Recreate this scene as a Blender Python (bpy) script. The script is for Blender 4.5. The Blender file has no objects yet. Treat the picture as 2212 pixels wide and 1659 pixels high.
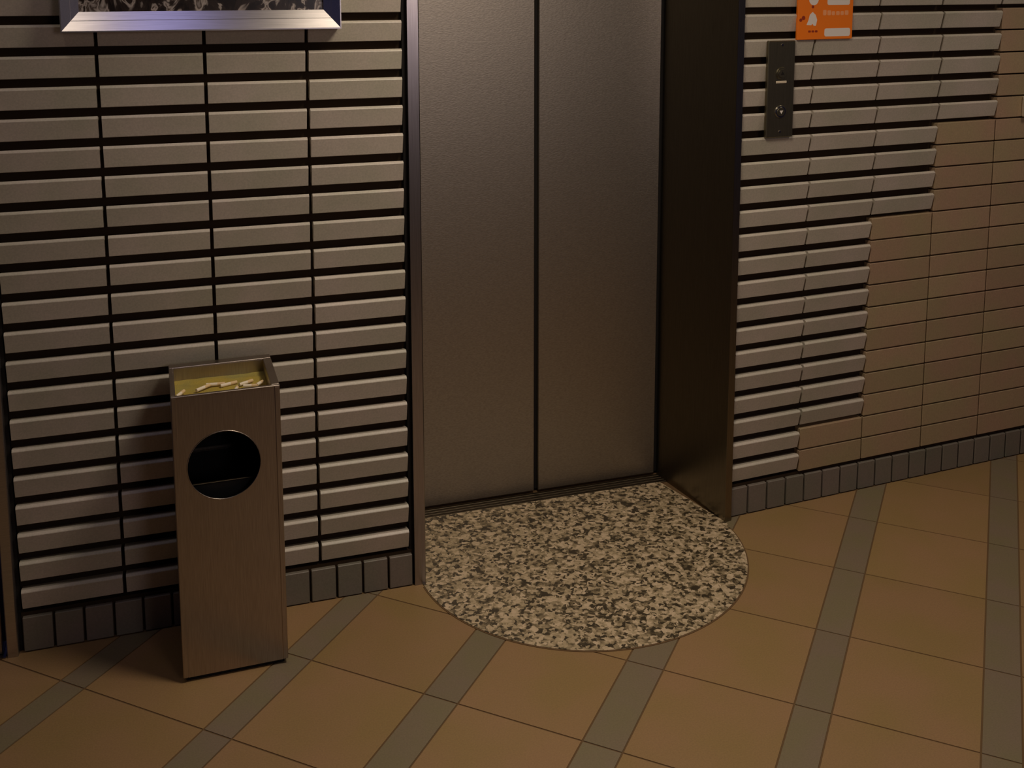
import bpy, bmesh, math, random
from mathutils import Vector, Matrix
random.seed(7)
PI = math.pi
S = bpy.context.scene
COL = S.collection

# ------------------------------------------------------------------ camera, world, lights, exposure
FPX, CX, CY = 2363.07, 1129.262, 272.787          # focal length and principal point of the (cropped) photograph, pixels of 2212 x 1659
cd = bpy.data.cameras.new('camera')
cam = bpy.data.objects.new('camera', cd); COL.objects.link(cam)
cam.location = (0.42803, -2.66708, 1.60608)
cam.rotation_euler = (math.radians(82.1014), 0.0, math.radians(-17.9465))
cd.sensor_fit = 'HORIZONTAL'; cd.sensor_width = 36.0
cd.lens = 36.0 * FPX / 2212
cd.shift_x = (1106 - CX) / 2212
cd.shift_y = (CY - 829.5) / 2212
cd.clip_start = 0.02
S.camera = cam

w = bpy.data.worlds.new('dusk'); S.world = w; w.use_nodes = True
w.node_tree.nodes['Background'].inputs[0].default_value = (0.25, 0.28, 0.90, 1)
w.node_tree.nodes['Background'].inputs[1].default_value = 0.06
S.view_settings.view_transform = 'Standard'; S.view_settings.look = 'None'
S.view_settings.gamma = 1.0; S.view_settings.exposure = 0.0
S.view_settings.use_curve_mapping = False

WARM = (1.0, 0.86, 0.68)
def downlight(name, loc, power, size=0.16, spread=150, color=WARM, rot=(0, 0, 0)):
    l = bpy.data.lights.new(name, 'AREA'); l.shape = 'DISK'; l.size = size
    l.energy = power; l.color = color; l.spread = math.radians(spread)
    o = bpy.data.objects.new(name, l); COL.objects.link(o); o.location = loc; o.rotation_euler = rot
    return o
downlight('ceiling_lamp', (1.32, -0.80, 2.25), 13.0, 0.42)
downlight('ceiling_lamp', (3.00, -0.75, 2.25), 4.7, 0.42)
downlight('picture_lamp', (0.10, -0.40, 2.25), 0.5, 0.22)          # two small warm lamps and a bluish one over the picture
downlight('picture_lamp', (0.95, -0.40, 2.25), 0.5, 0.22)
downlight('blue_lamp', (0.40, -0.40, 2.25), 0.17, 0.28, 110, (0.46, 0.45, 1.0))
downlight('back_lamp', (1.90, -4.20, 1.95), 10.5, 1.00, 160, (1.0, 0.84, 0.77), (-PI / 2, 0, PI))
downlight('blue_sign_lamp', (1.75, -4.15, 1.45), 0.7, 0.34, 150, (0.42, 0.42, 1.0), (-PI / 2, 0, PI))
# ------------------------------------------------------------------ materials
def nt(m):
    m.use_nodes = True; t = m.node_tree
    return t, t.nodes, t.links, t.nodes['Principled BSDF']
def ramp(n, stops):
    r = n.new('ShaderNodeValToRGB'); e = r.color_ramp.elements
    while len(e) < len(stops): e.new(0.5)
    for i, (p, c) in enumerate(stops):
        e[i].position = p; e[i].color = (*c, 1)
    return r
def ceramic(name, c1, c2, rough=0.55, scale=9, vary=0.25, grain=220, stretch=(1, 1, 1), bump=0.08):
    """unglazed ceramic: a slow colour drift, a fine grain, one brightness per piece"""
    m = bpy.data.materials.new(name); t, n, l, b = nt(m)
    tc = n.new('ShaderNodeTexCoord'); g = n.new('ShaderNodeNewGeometry')
    mp = n.new('ShaderNodeMapping'); mp.inputs['Scale'].default_value = stretch
    l.new(g.outputs['Position'], mp.inputs['Vector'])
    a = n.new('ShaderNodeTexNoise'); a.inputs['Scale'].default_value = scale; a.inputs['Detail'].default_value = 3
    l.new(mp.outputs[0], a.inputs['Vector'])
    f = n.new('ShaderNodeTexNoise'); f.inputs['Scale'].default_value = grain; f.inputs['Detail'].default_value = 2
    l.new(mp.outputs[0], f.inputs['Vector'])
    r = ramp(n, [(0.35, c1), (0.65, c2)]); l.new(a.outputs['Fac'], r.inputs[0])
    oi = n.new('ShaderNodeObjectInfo')
    mr = n.new('ShaderNodeMapRange'); mr.inputs['To Min'].default_value = 1 - vary / 2; mr.inputs['To Max'].default_value = 1 + vary / 2
    l.new(oi.outputs['Random'], mr.inputs['Value'])
    mg = n.new('ShaderNodeMapRange'); mg.inputs['From Min'].default_value = 0.3; mg.inputs['From Max'].default_value = 0.7
    mg.inputs['To Min'].default_value = 0.92; mg.inputs['To Max'].default_value = 1.08
    l.new(f.outputs['Fac'], mg.inputs['Value'])
    mu = n.new('ShaderNodeMath'); mu.operation = 'MULTIPLY'; l.new(mr.outputs[0], mu.inputs[0]); l.new(mg.outputs[0], mu.inputs[1])
    mx = n.new('ShaderNodeMix'); mx.data_type = 'RGBA'; mx.blend_type = 'MULTIPLY'; mx.inputs['Factor'].default_value = 1
    l.new(r.outputs[0], mx.inputs['A']); l.new(mu.outputs[0], mx.inputs['B'])
    l.new(mx.outputs['Result'], b.inputs['Base Color'])
    b.inputs['Roughness'].default_value = rough
    bp = n.new('ShaderNodeBump'); bp.inputs['Strength'].default_value = bump; bp.inputs['Distance'].default_value = 0.002
    l.new(f.outputs['Fac'], bp.inputs['Height']); l.new(bp.outputs[0], b.inputs['Normal'])
    return m
def plain(name, c, rough=0.5, metal=0.0, spec=0.5):
    m = bpy.data.materials.new(name); t, n, l, b = nt(m)
    b.inputs['Base Color'].default_value = (*c, 1); b.inputs['Roughness'].default_value = rough
    b.inputs['Metallic'].default_value = metal; b.inputs['Specular IOR Level'].default_value = spec
    f = n.new('ShaderNodeTexNoise'); f.inputs['Scale'].default_value = 30; f.inputs['Detail'].default_value = 3
    g = n.new('ShaderNodeNewGeometry'); l.new(g.outputs['Position'], f.inputs['Vector'])
    mr = n.new('ShaderNodeMapRange'); mr.inputs['To Min'].default_value = max(0.02, rough - 0.06); mr.inputs['To Max'].default_value = min(1, rough + 0.06)
    l.new(f.outputs['Fac'], mr.inputs['Value']); l.new(mr.outputs[0], b.inputs['Roughness'])
    return m
def steel(name, c, rough=0.35, stretch=(1, 1, 60), bump=0.05, scale=14, metal=1.0, dist=0.001):
    """brushed stainless: fine streaks along one axis"""
    m = bpy.data.materials.new(name); t, n, l, b = nt(m)
    g = n.new('ShaderNodeNewGeometry'); mp = n.new('ShaderNodeMapping'); mp.inputs['Scale'].default_value = stretch
    l.new(g.outputs['Position'], mp.inputs['Vector'])
    f = n.new('ShaderNodeTexNoise'); f.inputs['Scale'].default_value = scale; f.inputs['Detail'].default_value = 4
    l.new(mp.outputs[0], f.inputs['Vector'])
    k = [tuple(x * s for x in c) for s in (0.85, 1.1)]
    r = ramp(n, [(0.3, k[0]), (0.7, k[1])]); l.new(f.outputs['Fac'], r.inputs[0]); l.new(r.outputs[0], b.inputs['Base Color'])
    b.inputs['Metallic'].default_value = metal; b.inputs['Roughness'].default_value = rough
    bp = n.new('ShaderNodeBump'); bp.inputs['Strength'].default_value = bump; bp.inputs['Distance'].default_value = dist
    l.new(f.outputs['Fac'], bp.inputs['Height']); l.new(bp.outputs[0], b.inputs['Normal'])
    return m
def granite_mat():
    m = bpy.data.materials.new('speckled_granite'); t, n, l, b = nt(m)
    g = n.new('ShaderNodeNewGeometry')
    d = n.new('ShaderNodeTexNoise'); d.inputs['Scale'].default_value = 60; d.inputs['Detail'].default_value = 2
    l.new(g.outputs['Position'], d.inputs['Vector'])
    mx = n.new('ShaderNodeMix'); mx.data_type = 'RGBA'; mx.blend_type = 'LINEAR_LIGHT'; mx.inputs['Factor'].default_value = 0.012
    l.new(g.outputs['Position'], mx.inputs['A']); l.new(d.outputs['Color'], mx.inputs['B'])
    v = n.new('ShaderNodeTexVoronoi'); v.inputs['Scale'].default_value = 100
    l.new(mx.outputs['Result'], v.inputs['Vector'])
    sp = n.new('ShaderNodeSeparateColor'); l.new(v.outputs['Color'], sp.inputs[0])
    big = n.new('ShaderNodeTexNoise'); big.inputs['Scale'].default_value = 50; big.inputs['Detail'].default_value = 3
    l.new(g.outputs['Position'], big.inputs['Vector'])
    ad = n.new('ShaderNodeMath'); ad.operation = 'MULTIPLY_ADD'; ad.inputs[1].default_value = 1.3; ad.inputs[2].default_value = -0.15
    l.new(big.outputs['Fac'], ad.inputs[0])
    av = n.new('ShaderNodeMath'); av.operation = 'ADD'; l.new(sp.outputs[0], av.inputs[0]); l.new(ad.outputs[0], av.inputs[1])
    hv = n.new('ShaderNodeMath'); hv.operation = 'MULTIPLY'; hv.inputs[1].default_value = 0.5; l.new(av.outputs[0], hv.inputs[0])
    r = ramp(n, [(0.0, GR[0]), (0.33, GR[1]), (0.42, GR[2]), (0.56, GR[3]), (0.75, GR[4])])
    l.new(hv.outputs[0], r.inputs[0]); l.new(r.outputs[0], b.inputs['Base Color'])
    b.inputs['Roughness'].default_value = 0.42
    return m
GR = [(0.03, 0.022, 0.012), (0.055, 0.040, 0.022), (0.20, 0.15, 0.085), (0.43, 0.33, 0.20), (0.64, 0.49, 0.33)]
M = {}
M['raised'] = ceramic('grey_glazed_tile', (0.455, 0.415, 0.330), (0.52, 0.445, 0.38), 0.42, 7, 0.10, 220, (1, 1, 1), 0.02)
M['flat'] = ceramic('brown_flat_tile', (0.345, 0.262, 0.145), (0.375, 0.242, 0.155), 0.55, 6, 0.14, 220, (1, 1, 1), 0.02)
M['base'] = ceramic('dark_base_tile', (0.165, 0.150, 0.115), (0.185, 0.150, 0.125), 0.5, 9, 0.12)
M['grout'] = plain('black_grout', (0.035, 0.022, 0.013), 0.9, 0, 0.1)
M['terracotta'] = ceramic('terracotta_floor_tile', (0.28, 0.178, 0.068), (0.305, 0.178, 0.084), 0.5, 5, 0.10, 260)
M['strip'] = ceramic('grey_strip_tile', (0.195, 0.155, 0.085), (0.205, 0.15, 0.10), 0.5, 8, 0.10, 260)
M['floorgrout'] = plain('brown_floor_grout', (0.15, 0.09, 0.045), 0.9, 0, 0.1)
M['granite'] = granite_mat()
M['door'] = steel('linen_finish_steel', (0.40, 0.35, 0.285), 0.41, (14, 14, 40), 0.25, 9)
M['jamb'] = steel('dark_brushed_steel', (0.23, 0.20, 0.15), 0.32, (60, 60, 1), 0.04)
M['post'] = steel('bright_brushed_steel', (0.36, 0.32, 0.30), 0.28, (60, 60, 1), 0.04)
M['sill'] = steel('dull_sill_metal', (0.09, 0.07, 0.048), 0.5, (1, 60, 60), 0.05)
M['frame'] = steel('polished_frame_steel', (0.55, 0.51, 0.50), 0.32, (1, 60, 60), 0.03)
M['bin'] = steel('brushed_bin_steel', (0.42, 0.36, 0.31), 0.33, (60, 60, 1.5), 0.04)
M['plate'] = steel('grey_plate_steel', (0.22, 0.195, 0.13), 0.42, (60, 60, 1), 0.03)
M['black'] = plain('black_rubber', (0.012, 0.010, 0.009), 0.7, 0, 0.2)
M['liner'] = plain('black_liner', (0.005, 0.005, 0.006), 0.5, 0, 0.3)
M['chrome'] = plain('chrome', (0.75, 0.72, 0.68), 0.18, 1)
M['orange'] = plain('orange_print', (0.90, 0.20, 0.006), 0.5)
M['white'] = plain('white_print', (0.80, 0.72, 0.66), 0.5)
M['pale_orange'] = plain('pale_orange_print', (0.92, 0.36, 0.14), 0.5)
M['red'] = plain('dark_red_print', (0.30, 0.03, 0.005), 0.5)
M['cream'] = plain('cream_plastic', (0.62, 0.52, 0.38), 0.5)
M['paper'] = plain('cigarette_paper', (0.85, 0.74, 0.58), 0.8)
M['filter'] = plain('tan_filter_paper', (0.72, 0.52, 0.28), 0.8)
M['sand'] = ceramic('damp_yellow_sand', (0.46, 0.32, 0.04), (0.32, 0.27, 0.07), 0.6, 12, 0.0, 400, (1, 1, 1), 0.5)
M['plaster'] = plain('ceiling_plaster', (0.30, 0.26, 0.21), 0.9, 0, 0.1)
M['backwall'] = plain('far_wall_paint', (0.13, 0.11, 0.09), 0.8, 0, 0.2)

def picture_mat():
    m = bpy.data.materials.new('crumpled_monochrome_print'); t, n, l, b = nt(m)
    g = n.new('ShaderNodeNewGeometry'); mp = n.new('ShaderNodeMapping'); mp.inputs['Scale'].default_value = (1, 1, 0.6)
    mp.inputs['Rotation'].default_value = (0, 0.5, 0)
    l.new(g.outputs['Position'], mp.inputs['Vector'])
    wv = n.new('ShaderNodeTexNoise'); wv.inputs['Scale'].default_value = 26; wv.inputs['Detail'].default_value = 3; wv.inputs['Distortion'].default_value = 1.2
    l.new(mp.outputs[0], wv.inputs['Vector'])
    r = ramp(n, [(0.40, (0.012, 0.008, 0.007)), (0.52, (0.03, 0.02, 0.016)), (0.58, (0.40, 0.34, 0.30)), (0.63, (0.06, 0.04, 0.03)), (0.75, (0.55, 0.48, 0.44))])
    l.new(wv.outputs['Fac'], r.inputs[0]); l.new(r.outputs[0], b.inputs['Base Color'])
    b.inputs['Roughness'].default_value = 0.25
    return m
M['picture'] = picture_mat()

# ------------------------------------------------------------------ mesh helpers
def link(name, me, mat=None, parent=None, kind=None, label=None):
    o = bpy.data.objects.new(name, me); COL.objects.link(o)
    if mat is not None and me is not None and not me.materials: me.materials.append(mat)
    if parent is not None: o.parent = parent
    if kind: o['kind'] = kind
    if label: o['label'] = label
    return o
def mesh(name, bm, smooth=False):
    bmesh.ops.recalc_face_normals(bm, faces=bm.faces)
    me = bpy.data.meshes.new(name); bm.to_mesh(me); bm.free()
    if smooth:
        for p in me.polygons: p.use_smooth = True
    return me
def add_box(bm, a, b, bevel=0.0, seg=1):
    x0, y0, z0 = a; x1, y1, z1 = b
    v = [bm.verts.new(p) for p in ((x0, y0, z0), (x1, y0, z0), (x1, y1, z0), (x0, y1, z0), (x0, y0, z1), (x1, y0, z1), (x1, y1, z1), (x0, y1, z1))]
    f = [bm.faces.new([v[i] for i in q]) for q in ((0, 3, 2, 1), (4, 5, 6, 7), (0, 1, 5, 4), (1, 2, 6, 5), (2, 3, 7, 6), (3, 0, 4, 7))]
    if bevel > 0:
        es = {e for q in f for e in q.edges}
        bmesh.ops.bevel(bm, geom=list(es), offset=bevel, segments=seg, affect='EDGES', profile=0.5)
def box_me(name, a, b, bevel=0.0, seg=1):
    bm = bmesh.new(); add_box(bm, a, b, bevel, seg); return mesh(name, bm)
def add_prism(bm, poly, axis, t0, t1):
    """extrude a closed 2-D outline along one axis: axis 'x' takes (y, z), 'y' takes (x, z), 'z' takes (x, y)"""
    def P(q, t): return (t, q[0], q[1]) if axis == 'x' else ((q[0], t, q[1]) if axis == 'y' else (q[0], q[1], t))
    A = [bm.verts.new(P(q, t0)) for q in poly]; B = [bm.verts.new(P(q, t1)) for q in poly]
    n = len(poly)
    bm.faces.new(A); bm.faces.new(B[::-1])
    for i in range(n): bm.faces.new((A[i], B[i], B[(i + 1) % n], A[(i + 1) % n]))
def prism_me(name, poly, axis, t0, t1):
    bm = bmesh.new(); add_prism(bm, poly, axis, t0, t1); return mesh(name, bm)
def add_cyl(bm, p0, p1, r0, r1=None, seg=16):
    r1 = r0 if r1 is None else r1
    p0, p1 = Vector(p0), Vector(p1); d = (p1 - p0).normalized()
    a = d.orthogonal().normalized(); b = d.cross(a)
    rings = []
    for p, r in ((p0, r0), (p1, r1)):
        rings.append([bm.verts.new(p + a * r * math.cos(2 * PI * i / seg) + b * r * math.sin(2 * PI * i / seg)) for i in range(seg)])
    bm.faces.new(rings[0]); bm.faces.new(rings[1][::-1])
    for i in range(seg): bm.faces.new((rings[0][i], rings[1][i], rings[1][(i + 1) % seg], rings[0][(i + 1) % seg]))
def cyl_me(name, p0, p1, r0, r1=None, seg=16):
    bm = bmesh.new(); add_cyl(bm, p0, p1, r0, r1, seg); return mesh(name, bm)
def empty(name, loc, rz=0.0):
    o = bpy.data.objects.new(name, None); COL.objects.link(o); o.empty_display_size = 0.05
    o.location = loc; o.rotation_euler = (0, 0, rz); return o
def tag(o, label, cat, group=None):
    o['label'] = label; o['category'] = cat
    if group: o['group'] = group
    return o

# ------------------------------------------------------------------ dimensions
PR = 0.0703636            # height of one tile course
ZB = 0.0973866            # top of the base course
CW = 0.237                # width of one tile column
ANG = math.radians(4.2820)
NROW = 31
TOPZ = ZB + PR * NROW     # 2.42
CEIL = TOPZ

# ------------------------------------------------------------------ floor
TH = math.radians(-131.618)
U = Vector((math.cos(TH), math.sin(TH))); V = Vector((-U.y, U.x))   # U runs along the grey strips, V across them
RN = Vector((-math.sin(ANG), math.cos(ANG))); RP = Vector((1.9, 0.0627))
def clip(poly, n, d):
    """keep the part of a polygon where p.n <= d"""
    out = []
    for i in range(len(poly)):
        a, b = poly[i], poly[(i + 1) % len(poly)]
        da, db = a.dot(n) - d, b.dot(n) - d
        if da <= 0: out.append(a)
        if (da < 0 < db) or (db < 0 < da): out.append(a + (b - a) * (da / (da - db)))
    return out
X_SPLIT = 1.935
def clip_room(poly):
    res = []
    a = clip(clip(poly, Vector((1, 0)), X_SPLIT), Vector((0, 1)), 0.0) if poly else []
    b = clip(clip(poly, Vector((-1, 0)), -X_SPLIT), RN, RP.dot(RN) - 0.001)
    for q in (a, b):
        if len(q) >= 3:
            ar = abs(sum(q[i].x * q[(i + 1) % len(q)].y - q[(i + 1) % len(q)].x * q[i].y for i in range(len(q)))) / 2
            if ar > 1.5e-4: res.append(q)
    return res
bm = bmesh.new(); add_box(bm, (-3.4, -4.4, -0.12), (6.2, 0.5, -0.0015))
floor = link('floor', mesh('floor', bm), M['floorgrout'], None, 'structure')
ARC_C = Vector((1.4715, 0.0263)); ARC_R = 0.4605
def slab(name, polys, mat):
    bm = bmesh.new()
    for q in polys:
        add_prism(bm, [(p.x, p.y) for p in q], 'z', -0.010, 0.0)
    return link(name, mesh(name, bm), mat, floor)
vs = [(0.190, 0.262), (0.600, 0.675), (0.977, 1.0625), (1.358, 1.4475), (1.748, 1.829), (2.1315, 2.2115)]
pitch = 0.3835
strips = [(vs[0][0] - pitch * k - 0.01, vs[0][1] - pitch * k) for k in range(8, 0, -1)] + vs + [(vs[-1][0] + pitch * k, vs[-1][1] + pitch * k) for k in range(1, 9)]
us = [-1.1945, -0.884, -0.576, -0.277, 0.017]
us = [us[0] - 0.309 * k for k in range(9, 0, -1)] + us + [us[-1] + 0.297 * k for k in range(1, 13)]
GJ = 0.0020                # half a joint
def cell(v0, v1, u0, u1):
    return [V * a + U * b for a, b in ((v0 + GJ, u0 + GJ), (v1 - GJ, u0 + GJ), (v1 - GJ, u1 - GJ), (v0 + GJ, u1 - GJ))]
for i, (s0, s1) in enumerate(strips):
    nxt = strips[i + 1][0] if i + 1 < len(strips) else s1 + 0.3
    for j in range(len(us) - 1):
        for name, a, b, mat in (('strip_tile', s0, s1, 'strip'), ('floor_tile', s1, nxt, 'terracotta')):
            c = cell(a, b, us[j], us[j + 1])
            ctr = sum(c, Vector((0, 0))) / 4
            if not (-1.3 < ctr.x < 4.6 and -2.9 < ctr.y < 0.75): continue
            if all((p - ARC_C).length < ARC_R - 0.005 or p.y > ARC_C.y and 1.0 < p.x < 1.94 for p in c): continue
            q = clip_room(c)
            if q: slab(name, q, M[mat])
# the granite threshold: straight sides between the jambs, a half-round front
RX0, RX1, RY = 1.0285, 1.861, 0.340
arc = [ARC_C + Vector((math.cos(a), math.sin(a))) * ARC_R for a in [PI + math.radians(5.5) + (PI - math.radians(8)) * k / 48 for k in range(49)]]
outline = [Vector((RX0, RY)), Vector((1.0105, 0.003))] + arc + [Vector((1.938, 0.044)), Vector((RX1, RY))]
bm = bmesh.new(); add_prism(bm, [(p.x, p.y) for p in outline], 'z', -0.010, 0.0025)
link('granite_slab', mesh('granite_slab', bm), M['granite'], floor, None, 'half-round speckled granite slab')
o2 = [ARC_C + (p - ARC_C) * (1 + 0.004 / ARC_R) for p in arc]
bm = bmesh.new(); add_prism(bm, [(p.x, p.y) for p in arc + o2[::-1]], 'z', -0.010, 0.0012)
link('slab_edging', mesh('slab_edging', bm), M['floorgrout'], floor)

# ------------------------------------------------------------------ tiled walls
def raised_me(wd, h=PR):
    z0, z1 = 0.0095, h - 0.0098
    prof = [(0.032, z0 + 0.005), (0.0088, z0), (0.0074, z0 + 0.0012), (-0.0036, z1 - 0.0058), (-0.0028, z1 - 0.0042), (0.0020, z1 - 0.0004), (0.0034, z1), (0.032, z1 - 0.006)]
    bm = bmesh.new(); add_prism(bm, prof, 'x', 0.0, wd); return mesh('raised_tile', bm)
def flat_me(wd, h=PR):
    bm = bmesh.new(); add_box(bm, (0, 0.0035, 0.0024), (wd, 0.032, h - 0.0024), 0.0012); return mesh('flat_tile', bm)
def lay(wall, cols, flat_rows, jr, jf, skip=None):
    """cols: list of (left edge, right edge) in wall coordinates, joints included"""
    cache = {}
    for ci, (a, b) in enumerate(cols):
        for r in range(NROW):
            fl = r < flat_rows[ci]
            j = jf if fl else jr
            key = (fl, round(b - a, 4))
            if key not in cache:
                me = flat_me(b - a - j) if fl else raised_me(b - a - j)
                me.materials.append(M['flat'] if fl else M['raised']); cache[key] = me
            o = link('tile', cache[key], None, wall)
            o.location = (a + j / 2, 0, ZB + PR * r)
def base_course(name, wall_parent_loc, rz, x0, x1, first):
    """the dark soldier course at the foot of the wall"""
    root = link(name, box_me(name, (x0, 0.012, 0.0), (x1, 0.030, ZB - 0.001)), M['grout'], None, 'structure')
    root.location = wall_parent_loc; root.rotation_euler = (0, 0, rz)
    p = 0.0678; x = first
    while x - p > x0: x -= p
    cache = {}
    edges = [x0] + [x + p * k for k in range(60) if x0 + 0.012 < x + p * k < x1 - 0.012] + [x1]
    for a, b in zip(edges[:-1], edges[1:]):
        wd = b - a - 0.006
        key = round(wd, 4)
        if key not in cache:
            me = box_me('base_tile', (0, 0.0015, 0.001), (wd, 0.014, ZB - 0.0105), 0.0015); me.materials.append(M['base']); cache[key] = me
        o = link('base_tile', cache[key], None, root); o.location = (a + 0.003, 0, 0)
    return root

# left wall
wl = link('wall_left', box_me('wall_left', (0.0365, 0.0300, ZB), (0.9880, 0.26, TOPZ)), M['grout'], None, 'structure')
lay(wl, [(0.0370, 0.2712), (0.2712, 0.5082), (0.5082, 0.7452), (0.7452, 0.9810)], [0, 0, 0, 0], 0.0085, 0.0045)
base_course('baseboard_left', (0, 0, 0), 0, 0.0365, 0.9880, 0.108)
# right wall, stepping from proud tiles beside the lift to flat tiles further along
wr = link('wall_right', box_me('wall_right', (0.0520, 0.0300, ZB), (2.95, 0.20, TOPZ)), M['grout'], None, 'structure')
wr.location = (1.9, 0.0627, 0); wr.rotation_euler = (0, 0, ANG)
x0 = 2.2070 - 1.9
cols = [(0.0632, x0)] + [(x0 + CW * k, x0 + CW * (k + 1)) for k in range(11)]
lay(wr, cols, [0, 2, 11, 15, 20, 24, 28, 31, 31, 31, 31, 31], 0.0078, 0.0045)
base_course('baseboard_right', (1.9, 0.0627, 0), ANG, 0.0600, 2.95, 0.127)

# wall over the lift, ceiling and the rest of the passage
link('wall_over_lift', box_me('wall_over_lift', (0.988, 0.0195, 2.16), (1.9565, 0.20, TOPZ)), M['flat'], None, 'structure')
link('ceiling', box_me('ceiling', (-3.4, -4.4, CEIL), (6.2, 0.7, CEIL + 0.1)), M['plaster'], None, 'structure')
link('wall_back', box_me('wall_back', (-3.4, -4.4, -0.0025), (6.2, -4.25, CEIL)), M['backwall'], None, 'structure')
link('wall_far_left', box_me('wall_far_left', (-3.4, 0.02, -0.0025), (-0.93, 0.20, TOPZ)), M['backwall'], None, 'structure')

# steel post and door leaf at the far left edge
tr = link('trim_1', box_me('trim_1', (0.0035, -0.012, -0.0025), (0.0285, 0.10, 2.16), 0.002), M['frame'], None, 'structure')
link('shadow_gap', box_me('shadow_gap', (0.0285, 0.014, -0.0025), (0.0365, 0.10, 2.16)), M['black'], tr)
d2 = empty('door_2', (-0.46, 0.03, 0)); d2['kind'] = 'structure'
link('door_panel', box_me('door_panel', (-0.455, -0.028, 0.004), (0.453, 0.03, 2.10), 0.002), M['post'], d2)
link('threshold', box_me('threshold', (-0.455, -0.042, -0.0025), (0.460, 0.03, 0.003)), M['post'], d2, None, 'pale metal threshold strip')
link('wall_over_door', box_me('wall_over_door', (-0.93, 0.02, 2.16), (0.0365, 0.20, TOPZ)), M['backwall'], None, 'structure')

# ------------------------------------------------------------------ the lift: doors, sill, jambs
DY = 0.395
lift = empty('door_1', (1.463, DY, 0)); lift['kind'] = 'structure'
def lp(name, me, mat, label=None):
    o = link(name, me, mat, lift, None, label); o.matrix_parent_inverse = Matrix.Translation((-1.463, -DY, 0)); return o
lp('door_panel', box_me('door_panel', (1.030, DY, 0.008), (1.4570, DY + 0.035, 2.11), 0.002), M['door'])
lp('door_panel', box_me('door_panel', (1.4700, DY, 0.008), (1.8660, DY + 0.035, 2.11), 0.002), M['door'])
lp('door_seal', box_me('door_seal', (1.4570, DY + 0.014, 0.008), (1.4700, DY + 0.035, 2.11)), M['black'], 'black rubber seal between the doors')
lp('door_seal', box_me('door_seal', (1.8660, DY + 0.010, 0.008), (1.8800, DY + 0.035, 2.11)), M['black'], 'black gap strip beside the right jamb')
lp('back_panel', box_me('back_panel', (0.99, DY + 0.036, -0.0025), (1.92, DY + 0.06, 2.16)), M['black'])
bm = bmesh.new()
for k in range(4):
    y = RY + 0.0005 + k * 0.0145
    add_box(bm, (1.020, y, -0.010), (1.885, y + 0.0105, 0.002), 0.001)
add_box(bm, (1.020, RY + 0.0005, -0.012), (1.885, DY + 0.036, -0.003))
lp('door_sill', mesh('door_sill', bm), M['sill'], 'dark grooved metal sill')
# left jamb: narrow front face and a reveal turning in to the doors
lp('jamb', prism_me('jamb', [(0.9905, -0.004), (1.0180, -0.004), (1.0205, -0.001), (1.040, DY + 0.002), (1.010, DY + 0.035), (0.9905, 0.03)], 'z', -0.002, 2.16), M['post'])
lp('shadow_gap', box_me('shadow_gap', (0.980, 0.0125, -0.002), (0.9905, 0.06, 2.16)), M['black'])
# right jamb: a splayed reveal
lp('jamb', prism_me('jamb', [(1.9355, 0.0458), (1.9580, 0.0495), (1.9580, 0.10), (1.91, DY + 0.035), (1.876, DY + 0.002), (1.9350, 0.0470)], 'z', -0.002, 2.16), M['jamb'])
lp('header', box_me('header', (1.0, 0.002, 2.11), (1.94, DY + 0.035, 2.16)), M['jamb'])

# ------------------------------------------------------------------ framed picture on the left wall
fx0, fx1, fz0, fz1, fw = 0.2025, 0.8225, 1.4785, 2.06, 0.0445
fy0, fy1 = -0.048, 0.0
fr = empty('picture_frame', ((fx0 + fx1) / 2, 0.0, fz0))
tag(fr, 'brushed steel picture frame with sloped mitred rim on the tiled wall above the bin', 'picture frame')
def fp(name, bm, mat, label=None):
    o = link(name, mesh(name, bm), mat, fr, None, label)
    o.matrix_parent_inverse = Matrix.Translation((-(fx0 + fx1) / 2, 0, -fz0)); return o
def rail(c0, c1, i0, i1):
    """one mitred rail: outer corners c0-c1 proud of the wall, sloping down to the inner corners i0-i1"""
    bm = bmesh.new()
    lip = 0.003
    def mid(c, i, t): return (c[0] + (i[0] - c[0]) * t, c[1] + (i[1] - c[1]) * t)
    P = []
    for c, i in ((c0, i0), (c1, i1)):
        a = mid(c, i, lip / fw); b = mid(c, i, 0.55); d = mid(c, i, 0.58)
        P.append([bm.verts.new(q) for q in ((c[0], fy1 + 0.001, c[1]), (c[0], fy0, c[1]), (a[0], fy0, a[1]), (b[0], fy0 + 0.0140, b[1]), (d[0], fy0 + 0.0152, d[1]), (i[0], fy0 + 0.028, i[1]), (i[0], fy1 + 0.001, i[1]))])
    n = len(P[0])
    for k in range(n): bm.faces.new((P[0][k], P[1][k], P[1][(k + 1) % n], P[0][(k + 1) % n]))
    bm.faces.new(P[0]); bm.faces.new(P[1][::-1])
    return bm
co = [(fx0, fz0), (fx1, fz0), (fx1, fz1), (fx0, fz1)]
ci = [(fx0 + fw * 0.85, fz0 + fw), (fx1 - fw * 0.85, fz0 + fw), (fx1 - fw * 0.85, fz1 - fw), (fx0 + fw * 0.85, fz1 - fw)]
for k, nm in enumerate(('bottom_rail', 'side_rail', 'top_rail', 'side_rail')):
    fp(nm, rail(co[k], co[(k + 1) % 4], ci[k], ci[(k + 1) % 4]), M['frame'])
bm = bmesh.new(); add_box(bm, (ci[0][0] - 0.004, -0.011, ci[0][1] - 0.004), (ci[2][0] + 0.004, -0.002, ci[2][1] + 0.004))
fp('print', bm, M['picture'], 'dark print with pale crumpled streaks')

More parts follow.
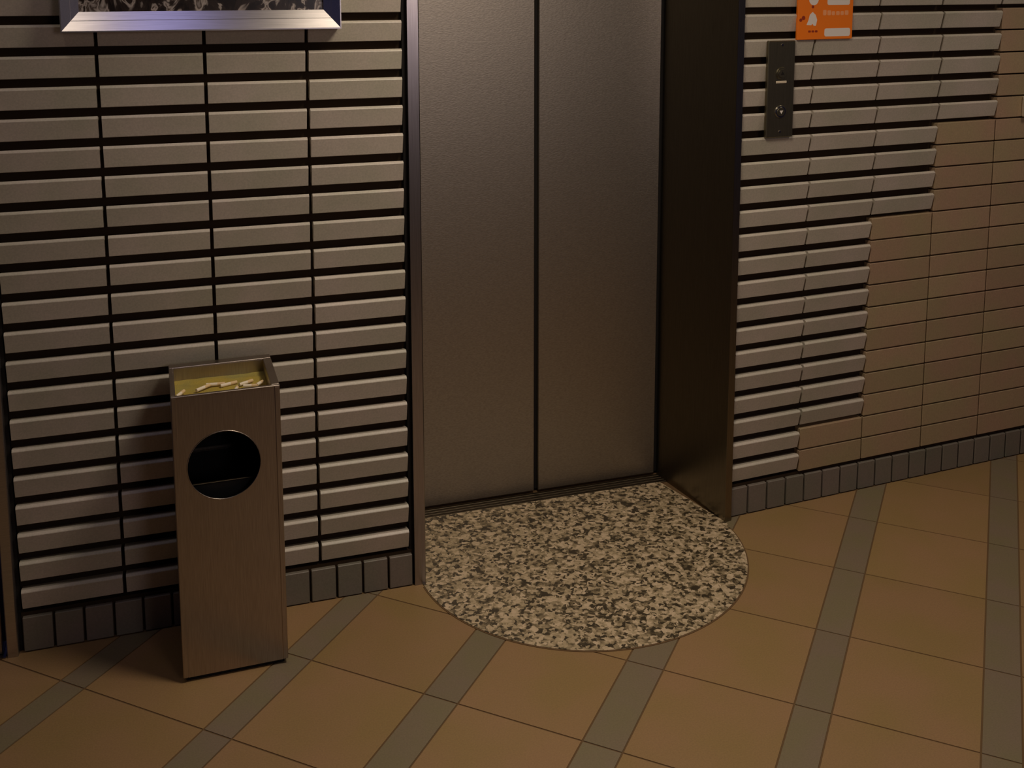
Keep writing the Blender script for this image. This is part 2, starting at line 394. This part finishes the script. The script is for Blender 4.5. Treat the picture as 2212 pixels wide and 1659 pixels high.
# ------------------------------------------------------------------ call panel on the right wall
def on_right(u, y, z):
    return Vector((1.9 + (u - 1.9) * math.cos(ANG) - y * math.sin(ANG), 0.0627 + (u - 1.9) * math.sin(ANG) + y * math.cos(ANG), z))
cp = empty('call_panel', on_right(2.087, 0, 1.281), ANG)
tag(cp, 'dark steel lift call panel with two round buttons beside the lift', 'call panel')
link('plate', box_me('plate', (-0.046, -0.013, -0.139), (0.046, 0.0, 0.139), 0.0025), M['plate'], cp)
def tri(bm, cx, cz, s, up, y0, y1):
    k = 1 if up else -1
    add_prism(bm, [(cx - s, cz - k * s * 0.6), (cx + s, cz - k * s * 0.6), (cx, cz + k * s)], 'y', y0, y1)
for up, z in ((True, 0.046), (False, -0.064)):
    bm = bmesh.new(); add_cyl(bm, (0, -0.0125, z), (0, -0.0165, z), 0.0185, 0.0165, 28)
    b = link('button', mesh('button', bm), M['chrome'] if not up else M['plate'], cp)
    bm = bmesh.new(); add_cyl(bm, (0, -0.016, z), (0, -0.0185, z), 0.0130, 0.0120, 24); link('button_cap', mesh('button_cap', bm), M['plate'], b)
    bm = bmesh.new(); tri(bm, 0, z, 0.006, up, -0.0180, -0.0190); link('arrow', mesh('arrow', bm), M['black'] if up else M['white'], b, None, 'small up arrow' if up else 'small down arrow')
link('indicator', box_me('indicator', (-0.018, -0.0150, 0.0175), (0.018, -0.0125, 0.0245), 0.001), M['cream'], cp, None, 'pale bar under the upper button')
for z in (0.127, -0.122):
    bm = bmesh.new(); add_cyl(bm, (0, -0.0125, z), (0, -0.0145, z), 0.0042, 0.0034, 14); add_box(bm, (-0.003, -0.0149, z - 0.0005), (0.003, -0.0143, z + 0.0005))
    link('screw', mesh('screw', bm), M['chrome'], cp)

# ------------------------------------------------------------------ orange notice above it
no = empty('notice', on_right(2.236, 0, 1.4205), ANG)
tag(no, 'orange notice with white figure and white label boxes above the call panel', 'sign')
NW, NH = 0.192, 0.230
link('board', box_me('board', (-NW / 2, -0.010, 0), (NW / 2, 0.0, NH), 0.001), M['orange'], no)
YP = (-0.0102, -0.0098)
def flat_print(name, polys, mat, label=None):
    bm = bmesh.new()
    for p in polys: add_prism(bm, p, 'y', YP[0], YP[1])
    return link(name, mesh(name, bm), mat, no, None, label)
def rrect(x0, z0, x1, z1, r, seg=4):
    out = []
    for cx, cz, a0 in ((x1 - r, z1 - r, 0), (x0 + r, z1 - r, 90), (x0 + r, z0 + r, 180), (x1 - r, z0 + r, 270)):
        for k in range(seg + 1):
            a = math.radians(a0 + 90 * k / seg); out.append((cx + r * math.cos(a), cz + r * math.sin(a)))
    return out
def disc(cx, cz, r, n=20): return [(cx + r * math.cos(2 * PI * k / n), cz + r * math.sin(2 * PI * k / n)) for k in range(n)]
sx = NW / 1475.0            # notice pixels of the close view to metres
def nx(px): return (px - 1120) * sx
def nz(py): return (1080 - py) * sx * 0.835
flat_print('label_box', [rrect(nx(1095), nz(1005), nx(1795), nz(790), 0.006)], M['white'], 'white box at the lower right')
flat_print('label_box', [rrect(nx(1150), nz(175), nx(1760), nz(-330), 0.006)], M['white'], 'white box at the upper right')
flat_print('figure_head', [disc(nx(785), nz(25), 0.0165)], M['white'], 'white round shape')
flat_print('figure', [[(nx(610), nz(690)), (nx(660), nz(560)), (nx(690), nz(420)), (nx(765), nz(350)), (nx(845), nz(430)), (nx(890), nz(560)), (nx(860), nz(715)), (nx(800), nz(715)), (nx(770), nz(660)), (nx(735), nz(700))]], M['white'], 'white figure')
flat_print('lettering', [rrect(nx(1040 + 118 * k), nz(445), nx(1040 + 118 * k + w_), nz(300 + d), 0.003) for k, w_, d in ((0, 92, 0), (1, 100, 15), (2, 88, 40), (3, 96, 40), (4, 92, 40), (5, 100, 20))], M['pale_orange'], 'line of pale orange lettering')
for cx_, cz_, r_ in ((525, 505, 0.0062), (455, 560, 0.0050), (765, 215, 0.0045)):
    flat_print('mark', [disc(nx(cx_), nz(cz_), r_, 12)], M['red'], 'dark red dot')
flat_print('caption', [rrect(nx(660 + 90 * k), nz(890), nx(660 + 90 * k + 70), nz(835), 0.002) for k in range(3)], M['red'], 'dark red caption')

# pale plate cut by the right edge of the photograph
pp = link('wall_plate', box_me('wall_plate', (0, -0.016, -0.032), (0.085, 0.0035, 0.034), 0.003), M['cream'])
pp.location = on_right(3.022, 0, 1.187); pp.rotation_euler = (0, 0, ANG)
tag(pp, 'small cream wall plate on the flat tiles at the far right edge', 'wall plate')

# ------------------------------------------------------------------ ashtray bin
BW, BD, BZ0, BZ1 = 0.236, 0.216, 0.012, 0.684
SZ = 0.652                 # top of the sand in the ash tray
BR = math.radians(1.0)
bn = empty('ashtray_bin', (0.4000, -0.2390, 0.0), BR)
tag(bn, 'tall square steel ashtray bin with a round black opening, standing against the tiled wall', 'ashtray bin')
T = 0.004
def bp(name, me, mat, label=None): return link(name, me, mat, bn, None, label)
# front sheet with a true round hole
HX, HZ, HR = 0.1085, 0.511, 0.0805
bm = bmesh.new()
n = 48
xa, xb, za, zb = 0.012, BW - 0.012, BZ0, BZ1 - 0.004
def edge_pt(a):
    c, s = math.cos(a), math.sin(a)
    tx = ((xb - HX) / c) if c > 1e-9 else ((xa - HX) / c if c < -1e-9 else 1e9)
    tz = ((zb - HZ) / s) if s > 1e-9 else ((za - HZ) / s if s < -1e-9 else 1e9)
    t = min(tx, tz); return (HX + c * t, HZ + s * t)
angs = [2 * PI * k / n for k in range(n)] + [math.atan2(z - HZ, x - HX) % (2 * PI) for x in (xa, xb) for z in (za, zb)]
angs = sorted(set(round(a, 6) for a in angs)); n = len(angs)
ring = {}
for yi, y in ((0, 0.0015), (1, 0.0015 + T)):
    ring[yi] = ([bm.verts.new((HX + HR * math.cos(a), y, HZ + HR * math.sin(a))) for a in angs], [bm.verts.new((edge_pt(a)[0], y, edge_pt(a)[1])) for a in angs])
for k in range(n):
    j = (k + 1) % n
    (a, b), (c, d) = ring[0], ring[1]
    bm.faces.new((a[k], a[j], b[j], b[k])); bm.faces.new((c[k], d[k], d[j], c[j]))
    bm.faces.new((a[k], c[k], c[j], a[j])); bm.faces.new((b[k], b[j], d[j], d[k]))
front = bp('front_panel', mesh('front_panel', bm), M['bin'])
# rolled rim of the hole
bm = bmesh.new(); ns, nr = 40, 6; rr = 0.0012
vv = [[bm.verts.new((HX + (HR + rr * math.cos(b)) * math.cos(a), 0.0015 + rr * math.sin(b), HZ + (HR + rr * math.cos(b)) * math.sin(a))) for b in [2 * PI * q / nr for q in range(nr)]] for a in [2 * PI * k / ns for k in range(ns)]]
for k in range(ns):
    for q in range(nr): bm.faces.new((vv[k][q], vv[(k + 1) % ns][q], vv[(k + 1) % ns][(q + 1) % nr], vv[k][(q + 1) % nr]))
link('hole_rim', mesh('hole_rim', bm, True), M['bin'], front)
for xs0, xs1 in ((0.0, 0.012), (BW - 0.012, BW)):
    bp('corner_post', box_me('corner_post', (xs0, 0.0, BZ0), (xs1, 0.012, BZ1 - 0.003), 0.0015), M['bin'])
bp('side_panel', box_me('side_panel', (0.0, 0.012, BZ0), (T, BD, BZ1 - 0.003)), M['bin'])
bp('side_panel', box_me('side_panel', (BW - T, 0.012, BZ0), (BW, BD, BZ1 - 0.003)), M['bin'])
bp('back_panel', box_me('back_panel', (T, BD - T, BZ0), (BW - T, BD, BZ1 - 0.003)), M['bin'])
bp('bottom_plate', box_me('bottom_plate', (T, T, BZ0), (BW - T, BD - T, BZ0 + 0.004)), M['bin'])
bp('plinth', box_me('plinth', (0.008, 0.010, 0.0), (BW - 0.008, BD - 0.008, BZ0)), M['black'], 'black recessed plinth')
bp('inner_shade_sheet', box_me('inner_shade_sheet', (T, BD - T - 0.003, 0.47), (BW - T, BD - T, SZ - 0.016)), M['liner'], 'added black sheet standing in for the shade inside the bin')  # added sheet, its black stands in for the shade seen through the hole
# inner liner, its rim seen through the hole
bm = bmesh.new()
for a, b in (((0.014, 0.028, 0.03), (BW - 0.014, 0.031, 0.462)), ((0.014, BD - 0.012, 0.03), (BW - 0.014, BD - 0.009, 0.462)), ((0.014, 0.031, 0.03), (0.017, BD - 0.012, 0.462)), ((BW - 0.017, 0.031, 0.03), (BW - 0.014, BD - 0.012, 0.462)), ((0.014, 0.028, 0.027), (BW - 0.014, BD - 0.009, 0.03))):
    add_box(bm, a, b)
ln = bp('liner', mesh('liner', bm), M['liner'], 'black inner liner')
link('liner_rim', box_me('liner_rim', (0.014, 0.0265, 0.4605), (BW - 0.014, 0.0325, 0.4622), 0.0006), M['sill'], ln)
# the ash tray let into the top: a steel rim of four strips and a pan
ZT = BZ1
tray = empty('ash_tray', (0, 0, 0))
tray.parent = bn
def tp(name, me, mat, label=None): return link(name, me, mat, tray, None, label)
tp('rim_strip', box_me('rim_strip', (0.0, -0.0005, ZT - 0.004), (BW, 0.0085, ZT), 0.001), M['bin'])
tp('rim_strip', box_me('rim_strip', (0.0, BD - 0.026, ZT - 0.004), (BW, BD, ZT), 0.001), M['bin'])
tp('rim_strip', box_me('rim_strip', (0.0, 0.0085, ZT - 0.004), (0.009, BD - 0.026, ZT), 0.001), M['bin'])
tp('rim_strip', box_me('rim_strip', (BW - 0.018, 0.0085, ZT - 0.004), (BW, BD - 0.026, ZT), 0.001), M['bin'])
bm = bmesh.new()
for a, b in (((0.0085, 0.0085, SZ - 0.012), (BW - 0.0165, 0.0105, ZT - 0.003)), ((0.0085, BD - 0.028, SZ - 0.012), (BW - 0.0165, BD - 0.026, ZT - 0.003)), ((0.0085, 0.0105, SZ - 0.012), (0.0105, BD - 0.028, ZT - 0.003)), ((BW - 0.0185, 0.0105, SZ - 0.012), (BW - 0.0165, BD - 0.028, ZT - 0.003)), ((0.0085, 0.0085, SZ - 0.014), (BW - 0.0165, BD - 0.026, SZ - 0.012))):
    add_box(bm, a, b)
tp('pan', mesh('pan', bm), M['bin'])
# sand bed, gently uneven
bm = bmesh.new(); gx, gy = 22, 20; g = []
for i in range(gx + 1):
    col = []
    for j in range(gy + 1):
        x = 0.0107 + (BW - 0.0187 - 0.0107) * i / gx; y = 0.0107 + (BD - 0.0282 - 0.0107) * j / gy
        col.append(bm.verts.new((x, y, SZ + 0.0022 * math.sin(31 * x + 3 * math.sin(40 * y)) * math.cos(52 * y + 1.0) + random.uniform(-0.0005, 0.0005))))
    g.append(col)
for i in range(gx):
    for j in range(gy): bm.faces.new((g[i][j], g[i + 1][j], g[i + 1][j + 1], g[i][j + 1]))
bo = []
sd = tp('sand_bed', mesh('sand_bed', bm, True), M['sand'], 'damp yellow sand')
sd['kind'] = 'stuff'
# cigarette ends lying on the sand
def butt(x, y, ang, ln_, tilt, label):
    o = empty('cigarette_end', Matrix.Translation(bn.location) @ Matrix.Rotation(BR, 4, 'Z') @ Vector((x, y, SZ + 0.0062)), BR + math.radians(ang))
    o.rotation_euler = (0, math.radians(-tilt), BR + math.radians(ang))
    link('paper', cyl_me('paper', (-ln_ / 2, 0, 0), (ln_ * 0.1, 0, 0), 0.0040, None, 12), M['paper'], o)
    link('filter', cyl_me('filter', (ln_ * 0.1, 0, 0), (ln_ / 2, 0, 0), 0.0041, None, 12), M['filter'], o)
    tag(o, label, 'cigarette', 'cigarette ends in the ash tray')
butt(0.022, 0.085, 62, 0.036, 0, 'cigarette end lying alone at the left end of the ash tray')
butt(0.073, 0.107, 40, 0.040, 0, 'second cigarette end from the left in the ash tray')
butt(0.102, 0.120, -8, 0.042, 0, 'cigarette end lying flat at the tray middle, left one of a pair')
butt(0.131, 0.112, 20, 0.040, 0, 'slanted cigarette end at the tray middle, right one of a pair')
butt(0.145, 0.074, 75, 0.024, 0, 'short cigarette stub nearest the front rim, right of the tray middle')
butt(0.170, 0.108, 30, 0.036, 0, 'upper cigarette end of the cluster at the right of the ash tray')
butt(0.178, 0.084, -15, 0.032, 0, 'lower cigarette end of the cluster at the right of the ash tray')
butt(0.200, 0.094, 50, 0.024, 0, 'short cigarette stub at the far right of the ash tray')
